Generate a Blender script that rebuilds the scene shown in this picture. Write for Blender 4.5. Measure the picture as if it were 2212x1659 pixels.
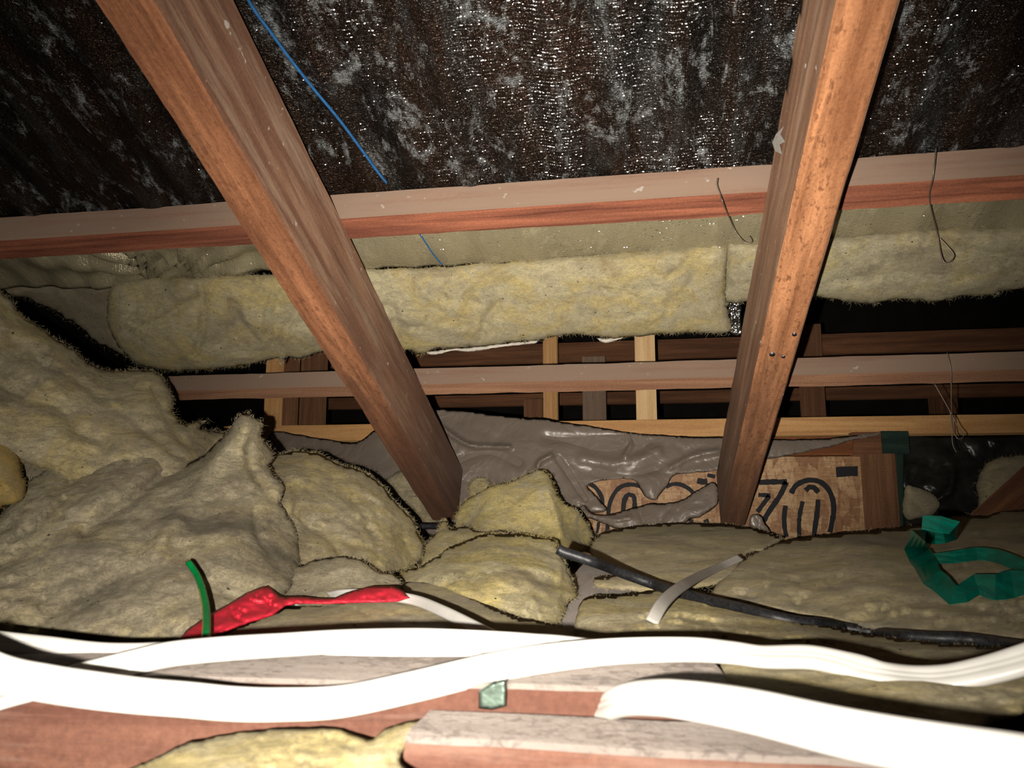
import bpy, bmesh, math, random
import numpy as np
from mathutils import Vector, Matrix, noise, geometry
from mathutils.bvhtree import BVHTree
for o in list(bpy.data.objects): bpy.data.objects.remove(o)
random.seed(7); rng = np.random.default_rng(7)
S = bpy.context.scene
COL = S.collection
R = math.radians
# ---------------------------------------------------------------- camera
ZC = 0.20                                  # eye height over the ceiling lining
PITCH, YAW, F = R(8.2), R(9.67), 1600.0
cd = bpy.data.cameras.new('camera'); cam = bpy.data.objects.new('camera', cd); COL.objects.link(cam)
cam.location = (0, 0, ZC); cam.rotation_euler = (R(90) + PITCH, 0, YAW)
cd.sensor_width = 36; cd.lens = F / 2212 * 36; cd.clip_start = 0.01; cd.clip_end = 50
cd.dof.use_dof = True; cd.dof.focus_distance = 1.35; cd.dof.aperture_fstop = 16
S.camera = cam
# ---------------------------------------------------------------- light: the phone's own flash beside the lens
w = bpy.data.worlds.new('world'); S.world = w; w.use_nodes = True
w.node_tree.nodes['Background'].inputs[0].default_value = (1, .85, .7, 1)
w.node_tree.nodes['Background'].inputs[1].default_value = 0.006
def flash(name, px, py, power, size, blend, r):
    l = bpy.data.lights.new(name, 'SPOT'); l.energy = power; l.spot_size = R(size); l.spot_blend = blend
    l.shadow_soft_size = r; l.color = (1, .92, .82)
    o = bpy.data.objects.new(name, l); COL.objects.link(o)
    o.location = (-0.03, -0.015, ZC - 0.010)
    o.rotation_euler = Vector(ray(px, py)).to_track_quat('-Z', 'Y').to_euler()
    return o
def ray(px, py):
    a = (px - 1106) / F; b = -(py - 829.5) / F
    up = b * math.cos(PITCH) + math.sin(PITCH); f = math.cos(PITCH) - b * math.sin(PITCH)
    return (a * math.cos(YAW) - f * math.sin(YAW), f * math.cos(YAW) + a * math.sin(YAW), up)
flash('flash_lamp', 960, 660, 14.0, 120, 1.0, 0.003)
flash('flash_hotspot', 1300, 540, 28.0, 66, 1.0, 0.003)
S.view_settings.view_transform = 'Standard'; S.view_settings.look = 'None'
S.view_settings.gamma = 1; S.view_settings.use_curve_mapping = False
S.view_settings.exposure = 1.0
# ---------------------------------------------------------------- helpers
def P(px, py, y):
    r = ray(px, py); k = y / r[1]
    return Vector((r[0] * k, y, ZC + r[2] * k))
def Pz(px, py, z):                          # point on the level plane z (relative to the eye)
    r = ray(px, py); k = z / r[2]
    return Vector((r[0] * k, r[1] * k, ZC + z))
SL = 0.4404; ANG = math.atan(SL); CS, SN = math.cos(ANG), math.sin(ANG)
def tag(o, label=None, cat=None, group=None, kind=None):
    if label: o['label'] = label
    if cat: o['category'] = cat
    if group: o['group'] = group
    if kind: o['kind'] = kind
    return o
def link(name, verts, faces, mats, parent=None, smooth=True, idx=None):
    me = bpy.data.meshes.new(name); me.from_pydata([tuple(v) for v in verts], [], [tuple(f) for f in faces])
    for m in (mats if isinstance(mats, (list, tuple)) else [mats]): me.materials.append(m)
    if idx is not None: me.polygons.foreach_set('material_index', idx)
    me.polygons.foreach_set('use_smooth', [smooth] * len(me.polygons)); me.update()
    o = bpy.data.objects.new(name, me); COL.objects.link(o)
    if parent: o.parent = parent; o.matrix_parent_inverse = parent.matrix_world.inverted()
    return o
def resample(pts, step, closed=True, smooth=True):
    pts = [np.array(p, float) for p in pts]; n = len(pts); out = []
    rngs = range(n if closed else n - 1)
    for i in rngs:
        if closed: a, b, c, d = pts[i - 1], pts[i], pts[(i + 1) % n], pts[(i + 2) % n]
        else: a, b, c, d = pts[max(i - 1, 0)], pts[i], pts[i + 1], pts[min(i + 2, n - 1)]
        k = max(1, int(np.linalg.norm((c - b)[:2]) / step))
        for j in range(k):
            t = j / k
            if smooth: out.append(.5 * (2 * b + (c - a) * t + (2 * a - 5 * b + 4 * c - d) * t * t + (3 * b - a - 3 * c + d) * t ** 3))
            else: out.append(b + (c - b) * t)
    if not closed: out.append(pts[-1])
    return np.array(out)
def segdist(Q, A, closed=True):
    """distance of points Q to polyline A"""
    B = np.roll(A, -1, 0) if closed else A[1:]
    A0 = A if closed else A[:-1]
    best = np.full(len(Q), 1e9)
    for a, b in zip(A0, B):
        d = b - a; L = d @ d
        t = np.clip(((Q - a) @ d) / (L + 1e-9), 0, 1)
        best = np.minimum(best, np.linalg.norm(Q - (a + t[:, None] * d), axis=1))
    return best
def inside(Q, A):
    x, y = Q[:, 0], Q[:, 1]; r = np.zeros(len(Q), bool); n = len(A); j = n - 1
    for i in range(n):
        xi, yi, xj, yj = A[i][0], A[i][1], A[j][0], A[j][1]
        c = ((yi > y) != (yj > y)) & (x < (xj - xi) * (y - yi) / (yj - yi + 1e-12) + xi)
        r ^= c; j = i
    return r
def depth_fn(ctrl):
    C = np.array(ctrl, float); inv = 1 / C[:, 2]
    A = np.c_[C[:, :2] / 1000, np.ones(len(C))]
    if len(C) >= 3:
        co = np.linalg.lstsq(A, inv, rcond=None)[0]
    else: co = np.array([0, 0, inv.mean()])
    res = inv - A @ co
    def f(Q):
        base = np.c_[Q / 1000, np.ones(len(Q))] @ co
        d2 = ((Q[:, None, :] - C[None, :, :2]) ** 2).sum(2) + 400
        wt = 1 / d2 ** 1.2
        return 1 / (base + (wt * res).sum(1) / wt.sum(1))
    return f
def fbm(v, s, off=0, oct=4):
    return noise.fractal(Vector((v[0] * s + off, v[1] * s, v[2] * s)), .8, 2.1, oct)
def lump(name, outline, ctrl, mat, T=.03, Rpx=90, step=8, rag=3, amp=.012, fine=.002, creases=(), back=1.0,
         seed=0, parent=None, fuzz=0, sharp=False, fscale=1.0, ridg=.006, stretch=None, backmin=.004, rf=13, oct=4):
    """closed soft body: outline in image directions, each place at its own true distance, bulging to the eye and away from it"""
    O = resample(outline, step, True, not sharp)
    if rag:
        nx = np.roll(O, -1, 0) - np.roll(O, 1, 0); nx = np.c_[-nx[:, 1], nx[:, 0]]; nx /= np.linalg.norm(nx, axis=1)[:, None] + 1e-9
        dd = np.array([noise.fractal(Vector((p[0] * .02 + seed, p[1] * .02, 3)), .9, 2, 3) * 1.6 + noise.noise(Vector((p[0] * .12, p[1] * .12, seed))) * .9 for p in O])
        O = O + nx * (dd * rag)[:, None]
    lo, hi = O.min(0), O.max(0)
    gx, gy = np.meshgrid(np.arange(lo[0], hi[0], step), np.arange(lo[1], hi[1], step * .87))
    gx = gx + (np.arange(gx.shape[0]) % 2 * step / 2)[:, None]
    G = np.c_[gx.ravel(), gy.ravel()] + rng.uniform(-.15, .15, (gx.size, 2)) * step
    G = G[inside(G, O)]; dG = segdist(G, O); G = G[dG > step * .6]
    V = [Vector(p) for p in O] + [Vector(p) for p in G]; n = len(O)
    vs, es, fs, *_ = geometry.delaunay_2d_cdt(V, [(i, (i + 1) % n) for i in range(n)], [], 1, 1e-4, False)
    Q = np.array([tuple(v) for v in vs])
    cen = np.array([(Q[f[0]] + Q[f[1]] + Q[f[2]]) / 3 for f in fs]); ok = inside(cen, O)
    fs = [list(f) for f, k in zip(fs, ok) if k]
    used = sorted(set(v for f in fs for v in f)); rm = {v: i for i, v in enumerate(used)}
    Q = Q[used]; fs = [[rm[v] for v in f] for f in fs]
    ecount = {}
    for f in fs:
        for a, b in zip(f, f[1:] + f[:1]):
            k = (min(a, b), max(a, b)); ecount[k] = ecount.get(k, 0) + 1
    bset = set(v for k, c in ecount.items() if c == 1 for v in k)
    D = segdist(Q, O)
    for i in bset: D[i] = 0
    t = np.clip(D / Rpx, 0, 1); prof = np.sqrt(np.clip(1 - (1 - t) ** 2, 0, 1))
    Y = depth_fn(ctrl)(Q)
    groove = np.zeros(len(Q))
    for pts, wd, dp in creases:
        C = resample(pts, step, False); d = segdist(Q, C, False)
        groove += dp * np.exp(-(d / wd) ** 2)
    fade = np.clip(D / 22, 0, 1)
    front = []; backv = []
    for i, q in enumerate(Q):
        y = Y[i]; p0 = P(q[0], q[1], y)
        pp = (p0.x, p0.y, p0.z)
        if stretch: pp = (p0.x * stretch[0], p0.y * stretch[1], p0.z * stretch[2])
        nA = fbm(pp, 9 * fscale, seed, oct) * amp
        wx_ = fbm(pp, 22 * fscale, seed + 5, 2) * .35
        r_ = noise.noise(Vector((pp[0] * rf * fscale + seed + wx_, pp[1] * rf * fscale, pp[2] * rf * 1.5 * fscale + wx_ * 2)))
        mk = min(1, max(0, noise.noise(Vector((pp[0] * 8 + seed, pp[1] * 8, pp[2] * 8 + 4))) * 2.5 + .5))
        nR = (-math.exp(-(r_ / .07) ** 2) * mk + .5 * r_) * ridg
        nF = fbm(pp, 70 * fscale, seed, 4) * fine
        dy = T * prof[i] + (nA + nR + nF) * fade[i] - groove[i] * fade[i]
        front.append(P(q[0], q[1], max(.12, y - dy)))
        backv.append(None if i in bset else P(q[0], q[1], y + max(T * prof[i] * back, 0) + backmin * min(1, D[i] / 30)))
    verts = list(front); bi = {}
    for i, b in enumerate(backv):
        if b is None: bi[i] = i
        else: bi[i] = len(verts); verts.append(b)
    faces = []
    for f in fs:
        a = Q[f[0]]; b = Q[f[1]]; c = Q[f[2]]
        if (b[0] - a[0]) * (c[1] - a[1]) - (b[1] - a[1]) * (c[0] - a[0]) > 0: f = f[::-1]
        faces.append(f); g = [bi[k] for k in f][::-1]
        if not all(k in bset for k in f): faces.append(g)
    o = link(name, verts, faces, mat, parent)
    if fuzz:
        fv, ff = [], []
        for _ in range(fuzz * 7):
            i = random.choice(tuple(bset)); q = Q[i]; c = Q.mean(0)
            k = np.argmin(((O - q) ** 2).sum(1)); tn = O[(k + 2) % len(O)] - O[k - 2]; nn = np.array([tn[1], -tn[0]]); nn /= np.linalg.norm(nn) + 1e-9
            if inside(np.array([q + nn * 4]), O)[0]: nn = -nn
            a = random.uniform(-1.1, 1.1); ca, sa = math.cos(a), math.sin(a)
            nn = np.array([nn[0] * ca - nn[1] * sa, nn[0] * sa + nn[1] * ca])
            L = random.uniform(.5, 4.5) if random.random() < .97 else random.uniform(5, 14)
            cv = random.uniform(-.9, .9); ym = Y[i] - T * .15
            prev = None
            st = q - nn * 5 + np.array([-nn[1], nn[0]]) * random.uniform(-step, step)
            for j in range(4):
                u = j / 3; pq = st + nn * (L + 5) * u + np.array([-nn[1], nn[0]]) * cv * L * u * u
                wpx = .28 * (1 - u * .8); s_ = np.array([-nn[1], nn[0]]) * wpx
                yy = ym - .004 * u * random.random()
                fv += [P(*(pq + s_), yy), P(*(pq - s_), yy)]
                if j: b = len(fv); ff.append((b - 4, b - 3, b - 1, b - 2))
        tag(link('loose_fibres', fv, ff, mat, o, smooth=False), kind='stuff')
    return o
def sweep(name, pts, prof, mat, parent=None, tilt=None, smooth=True, sub=8, cap=True):
    """pts world points, prof list of (a,b) across; tilt per point: direction of the profile's a axis"""
    A = np.array([tuple(p) for p in pts]); T_ = np.array([tuple(t) for t in tilt]) if tilt is not None else None
    n = len(A); out = []; tl = []
    for i in range(n - 1):
        a, b, c, d = A[max(i - 1, 0)], A[i], A[i + 1], A[min(i + 2, n - 1)]
        for j in range(sub):
            t = j / sub
            out.append(.5 * (2 * b + (c - a) * t + (2 * a - 5 * b + 4 * c - d) * t * t + (3 * b - a - 3 * c + d) * t ** 3))
            if T_ is not None: tl.append(T_[i] * (1 - t) + T_[i + 1] * t)
    out.append(A[-1]);
    if T_ is not None: tl.append(T_[-1])
    V, Fc = [], []; k = len(prof); m = len(out)
    for i, p in enumerate(out):
        tg = Vector(out[min(i + 1, m - 1)] - out[max(i - 1, 0)]).normalized()
        ref = Vector(tl[i]) if T_ is not None else Vector((0, 0, 1)) if abs(tg.z) < .9 else Vector((1, 0, 0))
        a = (ref - tg * ref.dot(tg)).normalized(); b = tg.cross(a)
        for (u, v) in prof: V.append(Vector(p) + a * u + b * v)
    for i in range(m - 1):
        for j in range(k):
            q = (j + 1) % k
            Fc.append((i * k + j, i * k + q, (i + 1) * k + q, (i + 1) * k + j))
    if cap: Fc.append(tuple(range(k))[::-1]); Fc.append(tuple((m - 1) * k + j for j in range(k)))
    return link(name, V, Fc, mat, parent, smooth)
def circ(r, n=12): return [(r * math.cos(2 * math.pi * i / n), r * math.sin(2 * math.pi * i / n)) for i in range(n)]
def flat(w_, t, n=5):
    """rounded flat cable section with a shallow groove between the cores"""
    pr = []
    r = t / 2; h = w_ / 2 - r
    for i in range(n + 1):
        a = -math.pi / 2 + math.pi * i / n; pr.append((h + r * math.cos(a), r * math.sin(a)))
    pr += [(h * .5, r * 1.0), (h * .33, r * .86), (h * .17, r), (-h * .17, r), (-h * .33, r * .86), (-h * .5, r)]
    for i in range(n + 1):
        a = math.pi / 2 + math.pi * i / n; pr.append((-h + r * math.cos(a), r * math.sin(a)))
    pr += [(-h * .5, -r), (-h * .33, -r * .86), (-h * .17, -r), (h * .17, -r), (h * .33, -r * .86), (h * .5, -r)]
    return pr
def timber(name, c0, c1, w_, h, up, mats, parent=None, face=None, wav=.0012, seg=.02, ch=.002, seed=0):
    """sawn timber from c0 to c1 (centre line); w_ across, h along up. mats: one or [(bottom),(sides),(top)] per face"""
    c0, c1 = Vector(c0), Vector(c1); X = (c1 - c0); L = X.length; X.normalize()
    Zv = (Vector(up) - X * Vector(up).dot(X)).normalized(); Yv = Zv.cross(X)
    n = max(2, int(L / seg)); ring = []
    def edge(a, b, k, f):
        for i in range(k): ring.append((a[0] + (b[0] - a[0]) * i / k, a[1] + (b[1] - a[1]) * i / k, f))
    W2, H2 = w_ / 2, h / 2
    cs = [(-W2 + ch, -H2), (W2 - ch, -H2), (W2, -H2 + ch), (W2, H2 - ch), (W2 - ch, H2), (-W2 + ch, H2), (-W2, H2 - ch), (-W2, -H2 + ch)]
    fid = [0, 0, 1, 1, 2, 2, 3, 3]
    for i in range(8): edge(cs[i], cs[(i + 1) % 8], 4 if i % 2 == 0 else 1, fid[i])
    k = len(ring); V, Fc, idx = [], [], []
    for i in range(n + 1):
        x = L * i / n
        for (a, b, f) in ring:
            d = noise.fractal(Vector((x * 6 + seed * 9, a * 30, b * 30)), .8, 2, 3) * wav + noise.noise(Vector((x * 45, a * 60 + seed, b * 60))) * wav * .35
            s_ = 1 + d / max(W2, H2)
            V.append((x, a * s_ + d * .3, b * s_))
    slots = {0: 0, 1: 1, 2: 2, 3: 1} if not face else face
    for i in range(n):
        for j in range(k):
            q = (j + 1) % k
            Fc.append((i * k + j, (i + 1) * k + j, (i + 1) * k + q, i * k + q)); idx.append(slots[ring[j][2]])
    Fc.append(tuple(range(k))); Fc.append(tuple(n * k + j for j in range(k))[::-1]); idx += [0, 0]
    mats = mats if isinstance(mats, list) else [mats] * 3
    o = link(name, V, Fc, mats, None, True, idx)
    M = Matrix((X, Yv, Zv)).transposed().to_4x4(); M.translation = c0; o.matrix_world = M
    o.data.set_sharp_from_angle(angle=R(40)) if hasattr(o.data, 'set_sharp_from_angle') else None
    if parent: o.parent = parent; o.matrix_parent_inverse = parent.matrix_world.inverted()
    return o
# ---------------------------------------------------------------- materials
class N:
    def __init__(s, name):
        s.m = bpy.data.materials.new(name); s.m.use_nodes = True; s.t = s.m.node_tree; s.b = s.t.nodes['Principled BSDF']
        s.tc = s.t.nodes.new('ShaderNodeTexCoord')
    def n(s, typ, **kw):
        x = s.t.nodes.new('ShaderNode' + typ)
        for k, v in kw.items(): setattr(x, k, v)
        return x
    def l(s, a, b): s.t.links.new(a, b)
    def map(s, sc=(1, 1, 1), rot=(0, 0, 0), loc=(0, 0, 0)):
        m = s.n('Mapping'); m.inputs['Scale'].default_value = sc; m.inputs['Rotation'].default_value = rot; m.inputs['Location'].default_value = loc
        s.l(s.tc.outputs['Object'], m.inputs[0]); return m.outputs[0]
    def noise(s, vec, scale, detail=5, rough=.6, dist=0):
        x = s.n('TexNoise'); s.l(vec, x.inputs['Vector']); x.inputs['Scale'].default_value = scale
        x.inputs['Detail'].default_value = detail; x.inputs['Roughness'].default_value = rough; x.inputs['Distortion'].default_value = dist
        return x.outputs['Fac']
    def ramp(s, fac, stops):
        r = s.n('ValToRGB'); s.l(fac, r.inputs[0]); e = r.color_ramp.elements
        while len(e) < len(stops): e.new(.5)
        for el, (p, c) in zip(e, stops):
            el.position = p; el.color = (c, c, c, 1) if isinstance(c, (int, float)) else tuple(c) + (1,)
        return r.outputs[0]
    def mix(s, f, a, b, mode='MIX'):
        x = s.n('Mix', data_type='RGBA', blend_type=mode)
        for sock, v in ((x.inputs[0], f), (x.inputs[6], a), (x.inputs[7], b)):
            if isinstance(v, (int, float)): sock.default_value = v if sock == x.inputs[0] else (v, v, v, 1)
            elif isinstance(v, tuple): sock.default_value = v + (1,)
            else: s.l(v, sock)
        return x.outputs[2]
    def math(s, op, a, b=0.0):
        x = s.n('Math', operation=op)
        for i, v in enumerate((a, b)):
            if isinstance(v, (int, float)): x.inputs[i].default_value = v
            else: s.l(v, x.inputs[i])
        return x.outputs[0]
    def bump(s, h, strength, dist, prev=None):
        b = s.n('Bump'); b.inputs['Strength'].default_value = strength; b.inputs['Distance'].default_value = dist; s.l(h, b.inputs['Height'])
        if prev: s.l(prev, b.inputs['Normal'])
        return b.outputs[0]
    def out(s, col=None, rough=None, nrm=None, metal=None, spec=None, **kw):
        for k, v in (('Base Color', col), ('Roughness', rough), ('Normal', nrm), ('Metallic', metal), ('Specular IOR Level', spec)):
            if v is None: continue
            if isinstance(v, tuple): s.b.inputs[k].default_value = v + (1,)
            elif isinstance(v, (int, float)): s.b.inputs[k].default_value = v
            else: s.l(v, s.b.inputs[k])
        for k, v in kw.items(): s.b.inputs[k.replace('_', ' ')].default_value = v
        return s.m
def fibre(name, yellow=(.62, .52, .22), pale=(.62, .57, .36), dust=(.33, .28, .19), dustp=.5, off=0.0, dark=.5, yp=.5, sheen=.22):
    a = N(name); v = a.map(loc=(off, off * .7, off * 1.3)); vs = a.map((1, 1, 2.4), loc=(off, 0, 0), rot=(.25, .45, .2))
    n1 = a.noise(v, 9, 6, .62, .8); n2 = a.noise(v, 13, 6, .62, 1.0); n3 = a.noise(vs, 34, 9, .78, 2.0); n4 = a.noise(v, 420, 4, .85, 1.0)
    n6 = a.noise(v, 4.5, 6, .62, .6); n7 = a.noise(vs, 16, 8, .7, 2.4)
    gr = (.33, .29, .225); dk = (.12, .105, .085)
    c = a.mix(a.ramp(n2, [(.58 - yp * .2, 0.0), (.72 - yp * .2, 1.0)]), pale, yellow)
    c = a.mix(a.ramp(n1, [(.64 - dustp * .3, 0.0), (.80 - dustp * .3, .85)]), c, dust)
    c = a.mix(a.ramp(n7, [(.36, .75 * dark), (.54, 0.0)]), c, gr)
    c = a.mix(a.ramp(n7, [(.54, 0.0), (.72, .7)]), c, tuple(min(1, x * 1.15) for x in pale))
    c = a.mix(a.ramp(n6, [(.35, .9 * dark), (.50, 0.0)]), c, gr)
    c = a.mix(a.ramp(n6, [(.28, 1.0 * dark), (.41, 0.0)]), c, dk)
    rd = a.math('ABSOLUTE', a.math('SUBTRACT', n3, .47)); c = a.mix(a.ramp(rd, [(.0, .75 * dark), (.02, 0.0)]), c, (.2, .17, .12))
    n8 = a.noise(vs, 85, 6, .8, 1.5); c = a.mix(a.ramp(n8, [(.36, .55), (.5, 0.0)]), c, (.27, .23, .165)); c = a.mix(a.ramp(n8, [(.54, 0.0), (.68, .35)]), c, tuple(min(1, x * 1.2) for x in pale))
    n5 = a.noise(v, 130, 2, .5); c = a.mix(a.ramp(n5, [(.25, .95), (.28, 0.0)]), c, (.03, .022, .016))
    c = a.mix(.4, c, a.mix(a.ramp(n4, [(.3, 0.0), (.7, 1.0)]), (.22, .2, .16), (.9, .87, .76)), 'OVERLAY')
    b = a.bump(n7, .5, .014); b = a.bump(n3, .7, .006, b); b = a.bump(n8, .7, .004, b); b = a.bump(n4, .8, .003, b)
    return a.out(c, 1.0, b, spec=.03, Diffuse_Roughness=1.0, Sheen_Weight=sheen, Sheen_Roughness=.7, Sheen_Tint=(1, .93, .72, 1))
def wood(name, base, dark, rough=.8, grain=1.0, dusty=0.0, dustc=(.34, .27, .22), speck=0.0, off=0.0, streak=70, grit=False, foot=0.0):
    a = N(name); v = a.map((3, streak, streak), loc=(off, off, off)); v2 = a.map((2.2, 18, 18), loc=(off, 0, 0)); v3 = a.map()
    g = a.noise(v, 1, 6, .65, .5); l = a.noise(v2, 1, 5, .6, 1.0); f = a.noise(v3, 260, 4, .75)
    c = a.mix(a.ramp(g, [(.32, 1.0), (.62, 0.0)]), base, dark)
    c = a.mix(a.ramp(l, [(.36, .75), (.6, 0.0)]), c, dark)
    c = a.mix(.25, c, a.mix(a.ramp(f, [(.3, 0.0), (.7, 1.0)]), (.15, .1, .08), (.95, .9, .85)), 'OVERLAY')
    if speck:
        s_ = a.noise(a.map((70, 170, 170)), 1, 5, .7); c = a.mix(a.ramp(s_, [(.36, speck), (.47, 0.0)]), c, dark)
    if dusty:
        d = a.noise(a.map((3, 32, 32), loc=(1 + off, 0, 0)), 1, 8, .72); c = a.mix(a.ramp(d, [(.62 - dusty * .5, 0.0), (.9 - dusty * .5, .92)]), c, dustc)
        p = a.noise(v3, 55, 3, .5); c = a.mix(a.ramp(p, [(.70, 0.0), (.74, .7)]), c, (.55, .5, .45))
    if foot:                                 # darker brown towards the rafter's foot, ragged edge
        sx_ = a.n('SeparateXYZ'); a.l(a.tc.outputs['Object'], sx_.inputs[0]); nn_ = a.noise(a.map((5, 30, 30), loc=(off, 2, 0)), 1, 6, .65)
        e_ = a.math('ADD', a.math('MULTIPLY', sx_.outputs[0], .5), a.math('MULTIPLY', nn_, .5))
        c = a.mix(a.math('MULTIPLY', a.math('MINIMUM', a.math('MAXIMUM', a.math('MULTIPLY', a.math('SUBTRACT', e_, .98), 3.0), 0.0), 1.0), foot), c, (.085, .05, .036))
    if grit:
        s2 = a.noise(a.map((150, 170, 170), loc=(3, 0, 0)), 1, 5, .7, .5); s3 = a.noise(a.map((14, 20, 20)), 1, 4, .6)
        c = a.mix(a.ramp(a.math('ADD', a.math('MULTIPLY', s2, .6), a.math('MULTIPLY', s3, .4)), [(.42, .6), (.5, 0.0)]), c, tuple(x * .7 for x in dark))
    b = a.bump(g, .45 * grain, .002); b = a.bump(f, .5 * grain, .0012, b)
    return a.out(c, rough, b, spec=.2, Diffuse_Roughness=.7)
def plain(name, col, rough=.5, metal=0.0, bump=0.0, scale=200, var=.15, spec=.5):
    a = N(name); n_ = a.noise(a.map(), scale, 4, .6)
    c = a.mix(a.ramp(n_, [(.3, 0.0), (.7, 1.0)]), tuple(x * (1 - var) for x in col), tuple(min(1, x * (1 + var)) for x in col))
    return a.out(c, rough, a.bump(n_, bump, .001) if bump else None, metal, spec)
M = {}
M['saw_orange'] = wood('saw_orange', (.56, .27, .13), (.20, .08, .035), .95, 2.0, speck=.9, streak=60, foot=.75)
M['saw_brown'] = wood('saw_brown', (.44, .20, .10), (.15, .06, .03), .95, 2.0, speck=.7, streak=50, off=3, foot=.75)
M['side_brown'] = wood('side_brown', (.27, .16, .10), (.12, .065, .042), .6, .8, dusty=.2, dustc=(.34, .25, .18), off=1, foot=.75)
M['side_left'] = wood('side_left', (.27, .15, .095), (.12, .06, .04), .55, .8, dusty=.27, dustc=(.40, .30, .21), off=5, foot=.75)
M['batten_red'] = wood('batten_red', (.40, .15, .085), (.13, .045, .03), .8, 1.0, off=2)
M['batten_dust'] = wood('batten_dust', (.36, .22, .15), (.24, .13, .09), .95, .6, dusty=.75, dustc=(.33, .235, .175), off=4)
M['batten_tan'] = wood('batten_tan', (.42, .235, .14), (.27, .14, .085), .85, .6, off=6)
M['pine'] = wood('pine', (.93, .60, .27), (.68, .38, .15), .6, .4, off=7, streak=90)
M['pine_pale'] = wood('pine_pale', (.96, .73, .42), (.78, .52, .26), .6, .4, off=8, streak=90)
M['old_brown'] = wood('old_brown', (.36, .17, .085), (.15, .07, .04), .8, .8, off=9)
M['grey_board'] = wood('grey_board', (.42, .31, .23), (.30, .21, .15), .8, .5, off=10)
M['joist_face'] = wood('joist_face', (.235, .115, .078), (.12, .052, .038), .85, .9, dusty=.25, dustc=(.34, .24, .19), off=11, speck=.4)
M['dust_top'] = wood('dust_top', (.40, .35, .31), (.20, .17, .15), 1.0, 1.2, dusty=.8, dustc=(.43, .38, .34), speck=.95, off=12, streak=30)
M['dust_near'] = wood('dust_near', (.29, .25, .22), (.15, .12, .105), 1.0, 1.4, dusty=.8, dustc=(.31, .27, .24), speck=.95, off=16, streak=30, grit=True)
M['green_wood'] = wood('green_wood', (.035, .075, .055), (.015, .035, .03), .6, .6, off=13)
M['packer'] = wood('packer', (.42, .17, .07), (.22, .08, .035), .8, .8, off=14)
M['endgrain'] = wood('endgrain', (.36, .19, .10), (.19, .09, .05), .85, .8, off=15)
M['f_roll'] = fibre('f_roll', yellow=(.72, .59, .27), pale=(.70, .63, .42), dustp=.3, dark=.55, yp=.6)
M['f_rollb'] = fibre('f_rollb', yellow=(.66, .56, .29), pale=(.64, .585, .41), dustp=.4, off=2, dark=.6, yp=.5)
M['f_rolld'] = fibre('f_rolld', yellow=(.50, .43, .24), pale=(.46, .42, .31), dustp=.75, off=4, dark=.7, yp=.4)
M['f_grey'] = fibre('f_grey', yellow=(.78, .66, .38), pale=(.76, .68, .49), dust=(.50, .43, .33), dustp=.5, off=6, dark=1.0, yp=.5)
M['f_mid'] = fibre('f_mid', yellow=(.80, .66, .31), pale=(.78, .69, .46), dust=(.52, .44, .33), dustp=.38, off=8, dark=.75, yp=.7)
M['f_bright'] = fibre('f_bright', yellow=(.88, .73, .30), pale=(.82, .73, .46), dust=(.56, .46, .35), dustp=.32, off=10, dark=.65, yp=.8)
M['f_field'] = fibre('f_field', yellow=(.92, .77, .38), pale=(.88, .76, .50), dust=(.60, .49, .36), dustp=.42, off=12, dark=.75, yp=.7, sheen=.8)
M['f_orange'] = fibre('f_orange', yellow=(.70, .48, .13), pale=(.60, .46, .18), dustp=.2, off=14, dark=.5, yp=1)
M['cable_white'] = plain('cable_white', (.80, .79, .74), .35, var=.04, scale=60)
M['cable_soft'] = plain('cable_soft', (.46, .44, .40), .5, var=.1, scale=60)
M['black_pvc'] = plain('black_pvc', (.022, .023, .026), .45, var=.6, scale=300, bump=.2)
M['red_tape'] = plain('red_tape', (.78, .03, .06), .5, var=.25, scale=60, bump=.3)
M['teal_tape'] = plain('teal_tape', (.0, .27, .19), .35, var=.3, scale=40, bump=.2)
M['teal_dust'] = plain('teal_dust', (.05, .17, .15), .6, var=.3, scale=40)
M['green_pvc'] = plain('green_pvc', (.0, .30, .07), .35)
M['yellow_pvc'] = plain('yellow_pvc', (.45, .42, .08), .35)
M['copper'] = plain('copper', (.7, .45, .2), .4, 1.0)
M['wire'] = plain('wire', (.30, .25, .2), .45, .6)
M['galv'] = plain('galv', (.16, .22, .18), .35, .8, bump=.4, scale=120, var=.4)
M['nail'] = plain('nail', (.12, .12, .14), .4, .8, bump=.4, scale=400)
M['blue'] = plain('blue', (.02, .13, .34), .6, var=.3)
M['marker'] = plain('marker', (.012, .012, .016), .7, var=.3)
M['paper'] = plain('paper', (.62, .58, .50), .7, var=.15, scale=90)
M['white_mark'] = plain('white_mark', (.85, .82, .76), .8, var=.2)
M['black_sheet'] = plain('black_sheet', (.03, .031, .027), .3, var=.5, scale=30, bump=.5)
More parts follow.
